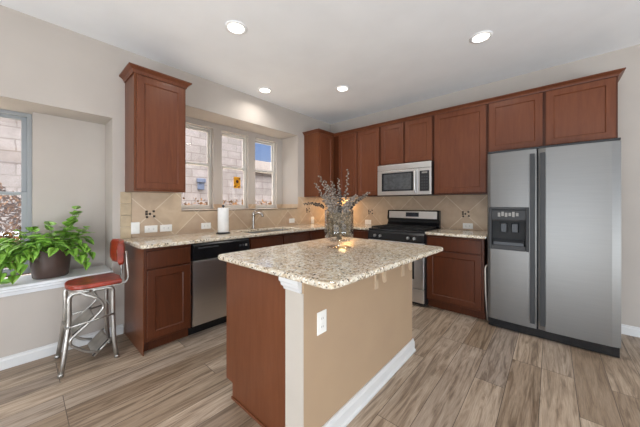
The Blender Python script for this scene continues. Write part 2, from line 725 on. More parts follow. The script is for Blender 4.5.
def window(name, y0, y1, z0, z1, xo, xi, rail_z, mat, label, fw=.032):
    """single hung window: frame, two sashes, two panes"""
    t = bpy.data.objects.new(name, None)
    t.location = ((xo + xi) / 2, (y0 + y1) / 2, z0)
    COL.objects.link(t)
    struct(t, label)
    g = .001
    y0 += g; y1 -= g; z0 += g; z1 -= g
    m = MB()
    m.box(xo, xi, y0, y0 + fw * .6, z0, z1, .002)
    m.box(xo, xi, y1 - fw * .6, y1, z0, z1, .002)
    m.box(xo, xi, y0 + fw * .6, y1 - fw * .6, z1 - fw * .6, z1, .002)
    m.box(xo, xi, y0 + fw * .6, y1 - fw * .6, z0, z0 + fw * .6, .002)
    m.build('window_frame', mat, t)
    for nm, a, b, xa, xb in (('upper_sash', rail_z - .015, z1 - fw * .6, xo + .004, (xo + xi) / 2 - .002), ('lower_sash', z0 + fw * .6, rail_z + .015, (xo + xi) / 2 + .002, xi - .004)):
        m = MB()
        ya, yb = y0 + fw * .6, y1 - fw * .6
        m.box(xa, xb, ya, ya + fw * .7, a, b, .002)
        m.box(xa, xb, yb - fw * .7, yb, a, b, .002)
        m.box(xa, xb, ya + fw * .7, yb - fw * .7, b - .028, b, .002)
        m.box(xa, xb, ya + fw * .7, yb - fw * .7, a, a + .028, .002)
        s_ = m.build(nm, mat, t)
        p = MB()
        xm = (xa + xb) / 2
        p.box(xm - .002, xm + .002, ya + fw * .7, yb - fw * .7, a + .028, b - .028)
        p.build('glass_pane', 'glass', s_)
    return t


window('window_1', LW0, LW1, .627, NZ1, BX + .02, BX + .10, 1.345, 'bluegrey', 'grey framed window behind the potted plant', .05)
window('window_2', KW[0][0], KW[0][1], KZ0, KZ1, BX + .01, BX + .07, 1.79, 'frame', 'left window over the sink, beside the single wall cabinet')
window('window_3', KW[1][0], KW[1][1], KZ0, KZ1, BX + .01, BX + .07, 1.79, 'frame', 'middle window over the sink, with the sunflower')
window('window_4', KW[2][0], KW[2][1], KZ0, KZ1, BX + .01, BX + .07, 1.79, 'frame', 'right window over the sink, showing blue sky')

# ================================================================== OUTSIDE
struct(world_mb().box(-12, -.53, -12, 10, -.4, -.25).build('ground', 'earth'), 'dry ground outside')
nb = thing('neighbor_house', 'pale limestone house wall outside the windows', 'house', (-3.6, -1, -.25))
MB().box(-3.9, -3.6, -10, .72, -.25, 3.55).build('stone_wall', 'stone', nb)
MB().box(-3.9, -3.6, .72, 6, -.25, 2.2).build('low_stone_wall', 'stone', nb)
m = MB(MA)
m.profile([(-3.5, 2.18), (-3.5, 2.24), (-6.2, 3.1), (-6.2, 3.04)], .72, 6)
m.build('roof', 'roof', nb)
m = MB()
m.box(-3.5985, -3.5, -.93, -.73, 1.80, 1.90, .01)
m.box(-3.5985, -3.54, -.91, -.75, 1.62, 1.80, .006)
tag(m.build('meter_box', 'bluebox'), 'small blue grey box on the stone wall seen through the left sink window', 'box')


def shrub(y0, y1, x0, x1, top, n, label):
    t = thing('dry_shrub', label, 'shrub', ((x0 + x1) / 2, (y0 + y1) / 2, -.25), 'dry shrubs outside')
    st = MB()
    for k in range(7):
        a = Vector(((x0 + x1) / 2 + random.uniform(-.1, .1), y0 + (y1 - y0) * (.1 + .8 * k / 6), -.25))
        b = a + Vector((random.uniform(-.25, .25), random.uniform(-.2, .2), top * random.uniform(.7, 1)))
        st.tube([a, (a + b) / 2 + Vector((.04, .03, 0)), b], [.015, .004], 5)
    st.build('twigs', 'drytwig', t)
    bm = MB()
    for k in range(n):
        yy = random.uniform(y0, y1)
        hh = top * (1 + .05 * math.sin(yy * 23) + .03 * math.sin(yy * 51))
        c = Vector((random.uniform(x0, x1), yy, -.2 + (hh + .2) * random.random() ** .8))
        d = Vector((random.gauss(0, 1), random.gauss(0, 1), random.gauss(0, 1))).normalized()
        e = d.orthogonal().normalized()
        r = random.uniform(.025, .05)
        v = [bm.bm.verts.new(c + q) for q in (d * r, e * r * .5 + d.cross(e) * r * .2, -d * r, -e * r * .5 + d.cross(e) * r * .2)]
        bm.bm.faces.new(v)
    bm.build('leaves', 'dryleaf', t)['kind'] = 'stuff'


shrub(-5.6, -3.2, -2.7, -2.2, 1.42, 6500, 'brown leafy shrub outside the window behind the potted plant')
shrub(-2.4, .2, -2.9, -2.5, 1.30, 2600, 'low brown shrub outside the left two sink windows')
shrub(.3, 2.0, -2.9, -2.5, 1.30, 2200, 'low brown shrub outside the right sink window')

# ================================================================== BACKSPLASH
T = .012
bs = thing('tile_backsplash', 'beige diagonal stone tile backsplash on the sink wall', 'backsplash', (0, -1.6, .9155))
bs['kind'] = 'structure'
m = world_mb(MA)
m.keep = True
g = .0005
m.box(-3.12, RY0, g, T, .9155, 1.369)
m.box(RY0, RY1, g, T, .9155, 1.18)
m.box(RY1, -T - .001, g, T, .9155, 1.369)
m.box(RY0 + g, RY1 - g, RX + g, T, RZ0 + g, 1.18)
zt = 1.25
for a, b in ((RY0 + g, KW[0][0]), (KW[0][1], KW[1][0]), (KW[1][1], KW[2][0]), (KW[2][1], RY1 - g)):
    m.box(a, b, RX + g, RX + T, 1.18, zt)
m.box(RY1 - T, RY1 - g, RX + T, T, 1.18, zt)


def part_obj(mb, name, mat, parent):
    """part whose mesh keeps world coordinates relative to its parent; material uses object coordinates shifted back"""
    return mb.build(name, mat, parent)


bs.location = (0, 0, 0)
m.build('field_tile', 'tile_l', bs)
m = MB(MA)
for k in range(4):
    z0 = .9155 + k * .1135
    m.box(-3.213, -3.122, g, T, z0, z0 + .1115, .002)
m.build('border_tile', 'border', bs)


def accent(f, u, z, parent):
    m = MB(f)
    for du, dz in ((-.034, .026), (.03, .028), (-.03, -.03), (.034, -.024), (-.004, .002), (-.034, 0)):
        m.box(u + du - .011, u + du + .011, T, T + .003, z + dz - .011, z + dz + .011, .001)
    m.build('accent_tile', 'dot', parent)


accent(MA, -2.961, 1.147, bs)
accent(MA, -.62, 1.147, bs)
bk = thing('tile_backsplash', 'beige diagonal stone tile backsplash behind the range', 'backsplash', (0, 0, 0))
bk['kind'] = 'structure'
MB(MBk).box(T + .001, 2.60, g, T, .9155, 1.369).build('field_tile', 'tile_b', bk)
for u in (.867, 2.281):
    accent(MBk, u, 1.12, bk)

# ================================================================== CABINETS
UD = .31          # upper carcass depth, doors stand .02 proud
def crown(zb, zt, out=.042):
    h = zt - zb
    return [(.0005, zb), (.008, zb), (.010, zb + h * .2), (.018, zb + h * .48), (out * .85, zb + h * .74), (out, zb + h * .82), (out, zt), (.0005, zt)]


def upper(label, f, u0, u1, z0, z1, doors, depth=UD, group='wall cabinets', side=None, name='wall_cabinet'):
    loc = f((u0 + u1) / 2, depth / 2, z0)
    t = thing(name, label, 'cabinet', loc, group)
    g = .0008
    MB(f).box(u0 + g, u1 - g, .013 if z0 < 1.37 else .001, depth, z0, z1, .0015, 1).build('cabinet_body', side or 'cherrydk', t)  # darker body colour stands in for shade in the door gaps
    for a, b in doors:
        MB(f).panel(a, b, depth + .0005, depth + .021, z0 + .018, z1 - .035).build('door', 'cherry', t)
    return t


ZB, ZT = 1.37, 2.425
ca = upper('tall single-door wall cabinet left of the sink windows', MA, -3.175, -2.73, ZB, 2.45, [(-3.157, -2.748)], side='cherryside')
dd = UD
m = MB()
m.sweep([((.001, -3.175), (0, -1)), ((dd, -3.175), (1, -1)), ((dd, -2.73), (1, 1)), ((.001, -2.73), (0, 1))], crown(2.428, 2.488, .046))
m.build('crown_molding', 'cherry', ca)
upper('corner wall cabinet on the sink wall, right of the windows', MA, -.705, -.002, ZB, ZT, [(-.687, -.36)], depth=.325, side='cherryside')
upper('two-door wall cabinet in the corner left of the microwave', MBk, .327, 1.21, ZB, ZT, [(.445, .80), (.818, 1.195)])
upper('short two-door wall cabinet above the microwave', MBk, 1.21, 1.975, 1.806, ZT, [(1.226, 1.574), (1.594, 1.957)])
upper('large single-door wall cabinet right of the microwave', MBk, 1.975, 2.572, ZB, ZT, [(1.988, 2.556)])
upper('short two-door wall cabinet above the refrigerator', MBk, 2.572, 3.565, 1.825, ZT, [(2.584, 3.05), (3.074, 3.55)])
m = world_mb()
m.sweep([((.001, -.705), (0, -1)), ((.325, -.705), (1, -1)), ((.325, -dd), (1, -1)), ((3.565, -dd), (1, -1)), ((3.565, -.001), (1, 0))], crown(2.40, 2.445))
o = m.build('crown_molding', 'cherry')
tag(o, 'cherry crown molding along the tops of the right-hand wall cabinets', 'molding')


def base(label, f, u0, u1, drawers, doors, group='base cabinets', depth=.60, fp=0):
    t = thing('base_cabinet', label, 'cabinet', f((u0 + u1) / 2, depth / 2, 0), group)
    g = .0008
    m = MB(f)
    m.box(u0 + g, u1 - g, .001, depth - .07, .0005, .10)
    if fp:
        m.box(u0 + g, u1 - g, depth - .02, depth, .10, .8835)
        m.box(u0 + g, u1 - g, .001, .015, .10, .8835)
        m.box(u0 + g, u0 + .018, .015, depth - .02, .10, .8835)
        m.box(u1 - .018, u1 - g, .015, depth - .02, .10, .8835)
        m.box(u0 + .018, u1 - .018, .015, depth - .02, .10, .118)
    else:
        m.box(u0 + g, u1 - g, .001, depth, .10, .8835, .0015, 1)
    m.build('cabinet_body', 'cherrydk', t)
    for a, b in drawers:
        MB(f).box(a, b, depth + .0005, depth + .021, .715, .858, .005).build('drawer', 'cherrydk', t)
    for a, b in doors:
        MB(f).panel(a, b, depth + .0005, depth + .021, .125, .70).build('door', 'cherrydk', t)
    return t


bc = base('base cabinet with one drawer and one door beside the red stool', MA, -3.175, -2.795, [(-3.155, -2.812)], [(-3.155, -2.812)])
MB(MA).box(-3.181, -3.1755, .015, .602, .0005, .8835).build('side_panel', 'cherryside', bc)
base('long sink base cabinet between dishwasher and corner', MA, -2.185, -1.21, [(-2.165, -1.70), (-1.685, -1.23)], [(-2.165, -1.70), (-1.685, -1.23)], fp=1)
base('corner base cabinet under the counter behind the glass vase', MA, -1.21, -.002, [(-1.19, -.68)], [(-1.19, -.68)])
base('narrow base cabinet just left of the range', MBk, .625, 1.208, [(.645, 1.19)], [(.645, 1.19)])
base('base cabinet with drawer and door between range and refrigerator', MBk, 1.982, 2.585, [(2.0, 2.56)], [(2.0, 2.56)])

# ================================================================== COUNTERTOPS


def slab(xs, ys, solid, z0, z1, bev):
    bm = bmesh.new()
    vs = {}
    def v(i, j):
        if (i, j) not in vs:
            vs[(i, j)] = bm.verts.new((xs[i], ys[j], z0))
        return vs[(i, j)]
    fs = [bm.faces.new((v(i, j), v(i + 1, j), v(i + 1, j + 1), v(i, j + 1))) for i in range(len(xs) - 1) for j in range(len(ys) - 1) if solid(i, j)]
    r = bmesh.ops.extrude_face_region(bm, geom=fs)
    nv = [e for e in r['geom'] if isinstance(e, bmesh.types.BMVert)]
    bmesh.ops.translate(bm, verts=nv, vec=(0, 0, z1 - z0))
    bmesh.ops.recalc_face_normals(bm, faces=bm.faces[:])
    es = [e for e in bm.edges if len(e.link_faces) == 2 and abs(e.link_faces[0].normal.dot(e.link_faces[1].normal)) < .5 and abs(e.verts[0].co.z - e.verts[1].co.z) < 1e-6]
    bmesh.ops.bevel(bm, geom=es, offset=bev, segments=3, profile=.5, affect='EDGES', clamp_overlap=True)
    for fc in bm.faces:
        fc.smooth = False
    return bm


CT0, CT1 = .884, .915
SY0, SY1, SX0, SX1 = -2.09, -1.33, .17, .56
m = world_mb()
m.add(slab([.0005, SX0, SX1, .64, 1.211], [-3.207, SY0, SY1, -.64, -.0005],
           lambda i, j: (i < 3 or j == 3) and not (i == 1 and j == 1), CT0, CT1, .009))
tag(m.build('countertop', 'granite'), 'speckled granite countertop along the sink wall and into the corner', 'countertop')
m = world_mb()
m.add(slab([1.981, 2.607], [-.64, -.0005], lambda i, j: True, CT0, CT1, .009))
tag(m.build('countertop', 'granite'), 'short speckled granite countertop between range and refrigerator', 'countertop')

# sink and faucet
sk = thing('kitchen_sink', 'stainless undermount sink set into the granite below the windows', 'sink', (.365, -1.71, .70))
m = MB()
a0, a1, b0, b1 = SX0 - .012, SX1 + .012, SY0 - .012, SY1 + .012
for q in ((a0, a0 + .008, b0, b1, .70, .8835), (a1 - .008, a1, b0, b1, .70, .8835), (a0 + .008, a1 - .008, b0, b0 + .008, .70, .8835), (a0 + .008, a1 - .008, b1 - .008, b1, .70, .8835), (a0 + .008, a1 - .008, b0 + .008, b1 - .008, .70, .708)):
    m.box(*q)
m.build('basin', 'steel', sk)
MB().lathe([(0, .7085), (.04, .7085), (.042, .712), (.03, .714), (0, .712)], (.365, -1.71, 0), 20).build('drain', 'chrome', sk)
fx, fy = .105, -1.775
fa = thing('kitchen_faucet', 'brushed nickel faucet standing behind the sink', 'faucet', (fx, fy, .915))
MB().lathe([(0, 0), (.027, 0), (.027, .008), (.02, .02), (.0175, .06), (.0165, .15), (.018, .175), (.02, .20), (.016, .22), (0, .226)], (fx, fy, .9155), 20).build('faucet_body', 'nickel', fa)
MB().tube([(fx + .01, fy, 1.085), (fx + .06, fy + .01, 1.125), (fx + .12, fy + .015, 1.135), (fx + .17, fy + .02, 1.11), (fx + .178, fy + .02, 1.085)], [.0125, .015], 12, .04).build('spout', 'nickel', fa)
MB().tube([(fx, fy, 1.14), (fx - .01, fy + .05, 1.165), (fx - .015, fy + .09, 1.175)], [.008, .005], 8).build('lever_handle', 'nickel', fa)

# paper towels
pt = thing('paper_towel_holder', 'upright paper towel roll on a dark holder beside the sink', 'paper towels', (.30, -2.315, .9155))
px, py = .30, -2.315
MB().lathe([(0, 0), (.075, 0), (.078, .006), (.07, .014), (.008, .016), (.007, .29), (.006, .296), (.014, .303), (.016, .313), (.01, .325), (0, .328)], (px, py, .9155), 24).build('holder', 'blackm', pt)
MB().lathe([(.02, 0), (.059, 0), (.06, .004), (.06, .272), (.058, .276), (.02, .276)], (px, py, .932), 32, True).build('paper_roll', 'paper', pt)

# ================================================================== DISHWASHER
dw = thing('dishwasher', 'stainless dishwasher with black control panel under the counter', 'dishwasher', (.3, -2.49, 0))
D0, D1 = -2.793, -2.187
MB(MA).box(D0, D1, .03, .575, .10, .88).build('dishwasher_body', 'blackm', dw)
MB(MA).box(D0, D1, .03, .53, .0005, .0995).build('toe_kick', 'black', dw)
m = MB(MA)
m.profile([(.576, .105), (.612, .105), (.618, .112), (.628, .40), (.63, .55), (.628, .71), (.622, .718), (.576, .718)], D0 + .003, D1 - .003)
m.build('door', 'steel', dw)
cp = MB(MA).profile([(.576, .722), (.632, .722), (.636, .73), (.63, .86), (.622, .876), (.576, .878)], D0 + .003, D1 - .003).build('control_panel', 'black', dw)
m = MB(MA)
m.box(D0 + .05, D0 + .25, .628, .638, .83, .842, .003)
m.build('handle_recess', 'grey', cp)
for k, yy in enumerate((-2.30, -2.265, -2.23)):
    MB(MA).box(yy - .012, yy + .012, .630, .637, .80, .822, .003).build('button', 'steel' if k == 2 else 'grey', cp)

# ================================================================== RANGE
R0, R1 = 1.2145, 1.9775
rg = thing('gas_range', 'stainless and black gas range between the base cabinets', 'range', ((R0 + R1) / 2, -.33, 0))
MB(MBk).box(R0, R1, .03, .62, .02, .895).build('range_body', 'blackm', rg)
MB(MBk).prism([(R0, .03), (R1, .03), (R1, .655), (R0, .655)], .896, .918, .006).build('cooktop', 'black', rg)
m = MB(MBk)
m.profile([(.621, .775), (.668, .775), (.672, .79), (.662, .87), (.65, .894), (.621, .894)], R0, R1)
cpn = m.build('control_panel', 'black', rg)
for k, xx in enumerate((1.325, 1.405, 1.60, 1.785, 1.865)):
    if k == 2:
        continue
    kb = MB(MBk)
    bm = bmesh.new()
    bmesh.ops.create_cone(bm, cap_ends=True, segments=20, radius1=.018, radius2=.014, depth=.03)
    bmesh.ops.rotate(bm, verts=bm.verts[:], matrix=Matrix.Rotation(PI / 2, 3, 'X'))
    bmesh.ops.translate(bm, verts=bm.verts[:], vec=(xx, -.685, .83))
    kb.add(bm)
    kb.box(xx - .004, xx + .004, .698, .708, .812, .848, .002)
    kb.build('control_knob', 'steel', cpn)
od = MB(MBk).box(R0 + .002, R1 - .002, .621, .665, .225, .772, .005).build('oven_door', 'steel', rg)
MB(MBk).box(R0 + .12, R1 - .12, .664, .667, .33, .62, .002).build('oven_window', 'darkgl', od)
m = MB(MBk)
m.tube([(R0 + .05, .666, .715), (R0 + .05, .71, .715), (R1 - .05, .71, .715), (R1 - .05, .666, .715)], .012, 10, .03)
m.build('oven_handle', 'steel', od)
MB(MBk).box(R0 + .002, R1 - .002, .621, .66, .05, .215, .005).build('storage_drawer', 'steel', rg)
for xx in (R0 + .05, R1 - .05):
    for ww in (.1, .55):
        MB(MBk).lathe([(0, .0005), (.02, .0005), (.02, .008), (.012, .01), (.012, .0198), (0, .0198)], (xx, -ww, 0), 14).build('foot', 'blackm', rg)
bgd = MB(MBk).profile([(.031, .918), (.10, .918), (.10, .95), (.075, .985), (.075, 1.02), (.031, 1.02)], R0, R1).build('backguard', 'black', rg)
m = MB(MBk)
m.profile([(.031, 1.0205), (.095, 1.0205), (.10, 1.03), (.088, 1.15), (.078, 1.16), (.031, 1.16)], R0, R1)
bp = m.build('back_panel', 'black', rg)
MB(MBk).profile([(.0985, 1.045), (.1025, 1.045), (.0925, 1.145), (.0875, 1.145)], R0 + .03, R1 - .03).build('steel_fascia', 'steel', bp)
MB(MBk).profile([(.102, 1.068), (.1055, 1.068), (.0985, 1.13), (.094, 1.13)], 1.51, 1.70).build('clock_display', 'clock', bp)
for k in range(3):
    xa = R0 + .03 + k * .236
    xb = xa + .228
    m = MB(MBk)
    h0, h1 = .928, .945
    for ww in (.12, .62):
        m.box(xa, xb, ww - .006, ww + .006, h0, h1, .002)
    for xx in (xa + .006, xb - .006):
        m.box(xx - .006, xx + .006, .126, .614, h0, h1, .002)
    for ww in (.245, .37, .495):
        m.box(xa + .012, xb - .012, ww - .005, ww + .005, h0, h1, .002)
    m.box((xa + xb) / 2 - .005, (xa + xb) / 2 + .005, .126, .614, h0 + .003, h1 + .003, .002)
    for xx in (xa + .006, xb - .006):
        for ww in (.12, .62):
            m.box(xx - .006, xx + .006, ww - .006, ww + .006, .9185, h0 + .002)
    m.build('burner_grate', 'iron', rg)
for xx in (1.35, 1.84):
    for ww in (.24, .50):
        MB(MBk).lathe([(0, .9185), (.045, .9185), (.045, .924), (.03, .926), (.03, .927), (0, .927)], (xx, -ww, 0), 20).build('burner', 'iron', rg)

# ================================================================== MICROWAVE
mw = thing('microwave', 'stainless over-the-range microwave below the short wall cabinet', 'microwave', (1.593, -.2, 1.372))
X0, X1, Z0, Z1 = 1.213, 1.974, 1.372, 1.803
MB(MBk).box(X0, X1, .015, .385, Z0, Z1).build('microwave_body', 'blackm', mw)
MB(MBk).box(X0, X1, .3855, .405, 1.725, Z1, .004).build('vent_panel', 'steel', mw)
dr = MB(MBk).box(X0, 1.80, .3855, .407, Z0 + .002, 1.721, .004).build('door', 'steel', mw)
win = MB(MBk).box(X0 + .07, 1.745, .4065, .409, 1.43, 1.688, .001).build('door_window', 'darkgl', dr)
MB(MBk).box(X0 + .10, 1.715, .4088, .4105, 1.45, 1.668).build('window_mesh', 'ovenwin', dr)
MB(MBk).tube([(1.775, .406, 1.69), (1.775, .44, 1.675), (1.775, .452, 1.55), (1.775, .44, 1.42), (1.775, .406, 1.405)], .011, 10, .05).build('handle', 'steel', dr)
kp = MB(MBk).box(1.803, X1, .3855, .406, Z0 + .002, 1.721, .004).build('keypad_panel', 'steel', mw)
MB(MBk).box(1.828, 1.95, .4055, .408, 1.42, 1.685, .001).build('keypad', 'blackm', kp)
MB(MBk).box(1.855, 1.925, .4078, .4088, 1.65, 1.672).build('clock_display', 'platedk', kp)
m = MB(MBk)
for r in range(5):
    for c in range(3):
        m.box(1.85 + c * .03, 1.87 + c * .03, .4078, .4086, 1.45 + r * .037, 1.468 + r * .037)
m.build('keypad_buttons', 'grey', kp)

# ================================================================== REFRIGERATOR
F0, F1, FS = 2.623, 3.537, 3.022
fr = thing('refrigerator', 'stainless side-by-side refrigerator with ice and water dispenser', 'refrigerator', (3.08, -.36, 0))
MB(MBk).box(F0 + .004, F1 - .004, .03, .61, .02, 1.755, .004).build('refrigerator_body', 'grey', fr)


def fdoor(u0, u1, hole=None):
    """gently bowed steel door, optional dispenser opening"""
    n = 10
    bm = bmesh.new()
    us = [u0 + (u1 - u0) * i / n for i in range(n + 1)]
    zs = [.095, 1.762]
    if hole:
        us = sorted(set([u0, u0 + .004, hole[0], hole[1], u1 - .004, u1] + [hole[0] + (hole[1] - hole[0]) * k / 4 for k in (1, 2, 3)]))
        zs = [.095, hole[2], hole[3], 1.762]
    uc, hw = (F0 + F1) / 2, (F1 - F0) / 2
    def front(u):
        k = (u - u0) / (u1 - u0)
        edge = min(k, 1 - k) * (u1 - u0)
        return .675 + .018 * (1 - ((u - uc) / hw) ** 2) - (.012 * (1 - edge / .012) ** 2 if edge < .012 else 0)
    F = {}
    for i, u in enumerate(us):
        for j, z in enumerate(zs):
            F[i, j] = (bm.verts.new(MBk(u, front(u), z)), bm.verts.new(MBk(u, .613, z)))
    ni, nj = len(us) - 1, len(zs) - 1
    def cell(i, j):
        if i < 0 or j < 0 or i >= ni or j >= nj:
            return False
        return not (hole and j == 1 and us[i] >= hole[0] - 1e-6 and us[i + 1] <= hole[1] + 1e-6)
    for i in range(ni):
        for j in range(nj):
            if not cell(i, j):
                continue
            q = [(i, j), (i + 1, j), (i + 1, j + 1), (i, j + 1)]
            bm.faces.new([F[k][0] for k in q])
            bm.faces.new([F[k][1] for k in q][::-1])
            for (di, dj), (a, b) in (((-1, 0), (q[3], q[0])), ((1, 0), (q[1], q[2])), ((0, -1), (q[0], q[1])), ((0, 1), (q[2], q[3]))):
                if not cell(i + di, j + dj):
                    bm.faces.new((F[a][0], F[b][0], F[b][1], F[a][1]))
    m = MB()
    m.add(bm)
    return m


HX = (2.652, 2.948, .815, 1.205)
fz = fdoor(F0, FS - .004, HX).build('freezer_door', 'fridge', fr)
fd = fdoor(FS + .004, F1).build('fresh_food_door', 'fridge', fr)
for par, xx in ((fz, FS - .036), (fd, FS + .036)):
    m = MB(MBk)
    m.prism([(xx - .019, .722), (xx + .019, .722), (xx + .017, .74), (xx - .017, .74)], .15, 1.715, .004)
    for zz in (.17, .93, 1.68):
        m.box(xx - .014, xx + .014, .6915, .7225, zz - .02, zz + .02)
    m.build('door_handle', 'handle', par)
m = MB(MBk)
m.box(2.64, 2.664, .66, .70, .80, 1.22, .004)
m.box(2.936, 2.96, .66, .70, .80, 1.22, .004)
m.box(2.664, 2.936, .66, .70, 1.195, 1.22, .003)
m.box(2.664, 2.936, .66, .70, .80, .845, .004)
di = m.build('dispenser_frame', 'handle', fz)
MB(MBk).box(2.653, 2.947, .614, .625, .816, 1.204).build('dispenser_cavity', 'iron', di)
MB(MBk).profile([(.626, 1.085), (.686, 1.085), (.69, 1.10), (.69, 1.19), (.626, 1.19)], 2.665, 2.935).build('dispenser_panel', 'handle', di)
m = MB(MBk)
for k in range(6):
    a = 2.715 + k * .029
    m.box(a, a + .021, .6895, .693, 1.125 + (.008 if k % 2 else 0), 1.165 + (.01 if k in (1, 4) else 0), .002)
m.build('dispenser_button', 'platedk', di)
for xx in (2.76, 2.85):
    MB(MBk).prism([(xx - .03, .626), (xx + .03, .626), (xx + .022, .66), (xx - .022, .66)], .97, 1.06, .006).build('dispenser_paddle', 'grey', di)
MB(MBk).profile([(.626, .846), (.69, .846), (.69, .875), (.64, .90), (.626, .90)], 2.68, 2.92).build('drip_tray', 'grey', di)
MB(MBk).box(F0 + .006, F1 - .006, .611, .655, .008, .088, .003).build('base_grille', 'black', fr)
MB(MBk).box(F0 + .004, F1 - .004, .50, .685, 1.7625, 1.782, .004).build('hinge_cover', 'blackm', fr)
for xx in (F0 + .06, F1 - .06):
    for ww in (.08, .56):
        MB(MBk).lathe([(0, .0005), (.02, .0005), (.02, .008), (.012, .01), (.012, .0198), (0, .0198)], (xx, -ww, 0), 14).build('foot', 'blackm', fr)

# thin rod in the gap
m = world_mb(MBk)
m.tube([(2.606, .55, .01), (2.602, .628, .30), (2.598, .633, .575), (2.603, .61, .60), (2.608, .52, .605)], .007, 8, .02)
tag(m.build('folded_rod', 'rod'), 'thin cream rod standing in the gap left of the refrigerator', 'rod')

# ================================================================== ISLAND
IX0, IX1, IY0, IY1 = 1.50, 2.225, -2.94, -1.635
PX = 2.102
isl = thing('kitchen_island', 'kitchen island with cherry end panel, tan back wall and white base', 'island', (1.86, -2.29, 0))
m = MB()
m.box(IX0, PX - .001, IY0 + .008, IY1 - .005, .10, .8835, .0015, 1)
m.box(IX0 + .075, PX - .001, IY0 + .008, IY1 - .005, .0005, .0995)
m.build('cabinet_body', 'cherrydk', isl)
m = MB()
m.prism([(IX0, IY0), (PX - .001, IY0), (PX - .001, IY0 + .0075), (IX0, IY0 + .0075)], .102, .8835)
m.prism([(IX0 + .075, IY0), (PX - .001, IY0), (PX - .001, IY0 + .0075), (IX0 + .075, IY0 + .0075)], .0005, .102)
m.build('end_panel', 'cherryside', isl)
MB().box(IX0 + .072, PX - .002, IY0 - .009, IY0 - .0005, .0005, .018, .003).build('shoe_molding', 'cherryside', isl)
fm = lambda u, w, z: (IX0 - w, u, z)
ys = [IY0 + .02, IY0 + .455, IY0 + .875, IY1 - .02]
for a, b in zip(ys, ys[1:]):
    MB(fm).box(a + .006, b - .006, .0005, .021, .715, .858, .005).build('drawer', 'cherrydk', isl)
    MB(fm).panel(a + .006, b - .006, .0005, .021, .125, .70).build('door', 'cherrydk', isl)
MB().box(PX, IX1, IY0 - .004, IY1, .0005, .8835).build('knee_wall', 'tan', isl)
MB().box(PX - .002, IX1 + .001, IY0 - .010, IY0 - .0045, .0005, .82).build('end_post', 'post', isl)  # end face coloured lighter than the tan long side
# small stepped capital under the overhang
m = MB()
CAP = [(0, .822), (.012, .822), (.014, .834), (.022, .842), (.024, .858), (.03, .864), (.03, .8835), (0, .8835)]
m.sweep([((PX + .004, IY0 - .0045), (-1, -1)), ((IX1 - .012, IY0 - .0045), (.0, -1))], CAP)
m.build('post_capital', 'white', isl)
fk = lambda u, w, z: (IX1 + w, u, z)
m = MB(fk)
m.profile([(.0005, .0005), (.026, .0005), (.026, .014), (.017, .022), (.016, .075), (.01, .088), (.008, .10), (.0005, .10)], IY0 - .004, IY1 + .014)
m.build('baseboard', 'white', isl)
for yy in (-2.262, -1.84):
    m = MB(fk)
    m.box(yy - .02, yy + .02, .0005, .014, .68, .8835, .002)
    pr = [(.0145, .8835), (.125, .8835), (.125, .868), (.095, .855), (.078, .82), (.074, .78), (.078, .745), (.07, .735), (.06, .745), (.055, .79), (.056, .83), (.05, .858), (.0145, .862)]
    m.profile(pr, yy - .012, yy + .012)
    m.build('corbel', 'corbel', isl)


def rounded(x0, x1, y0, y1, r, n=6):
    pts = []
    for cx, cy, a in ((x1 - r, y1 - r, 0), (x0 + r, y1 - r, PI / 2), (x0 + r, y0 + r, PI), (x1 - r, y0 + r, 3 * PI / 2)):
        for k in range(n + 1):
            t = a + PI / 2 * k / n
            pts.append((cx + r * math.cos(t), cy + r * math.sin(t)))
    return pts


m = world_mb()
def rounded_quad(c, r, n=6):
    out = []
    for i in range(4):
        a, b, d = Vector(c[i - 1]), Vector(c[i]), Vector(c[(i + 1) % 4])
        p0, p1 = b + (a - b).normalized() * r, b + (d - b).normalized() * r
        for k in range(n + 1):
            t = k / n
            out.append(tuple(p0 * (1 - t) ** 2 + b * 2 * t * (1 - t) + p1 * t * t))
    return out


m.prism(rounded_quad([(1.44, -2.99), (2.425, -2.985), (2.492, -1.64), (1.44, -1.64)], .06), CT0, CT1, .012, 4)
tag(m.build('countertop', 'granite'), 'speckled granite island countertop with eased edges', 'countertop')

# ================================================================== WALL PLATES


def plate(f, u, z, horiz, kind, label, w0=T):
    t = thing('wall_outlet' if kind != 'switch' else 'light_switch', label, 'outlet' if kind != 'switch' else 'switch', f(u, w0, z), 'wall plates')
    hw, hh = (.058, .036) if horiz else (.036, .058)
    MB(f).box(u - hw, u + hw, w0 + .0005, w0 + .006, z - hh, z + hh, .0025).build('cover_plate', 'plate', t)
    for s in (-1, 1):
        if kind == 'switch':
            if s == 1:
                MB(f).box(u - .016, u + .016, w0 + .0055, w0 + .009, z - .033, z + .033, .002).build('rocker', 'plate', t)
            continue
        du, dz = (.021 * s, 0) if horiz else (0, .021 * s)
        r = MB(f).box(u + du - .014, u + du + .014, w0 + .0055, w0 + .0075, z + dz - .014, z + dz + .014, .003).build('receptacle', 'plate', t)
        m = MB(f)
        for k in (-1, 1):
            if horiz:
                m.box(u + du - .005, u + du + .005, w0 + .0072, w0 + .0078, z + .006 * k - .0015, z + .006 * k + .0015)
            else:
                m.box(u + .006 * k - .0015, u + .006 * k + .0015, w0 + .0072, w0 + .0078, z + dz - .005, z + dz + .005)
        m.build('slots', 'platedk', r)
    return t


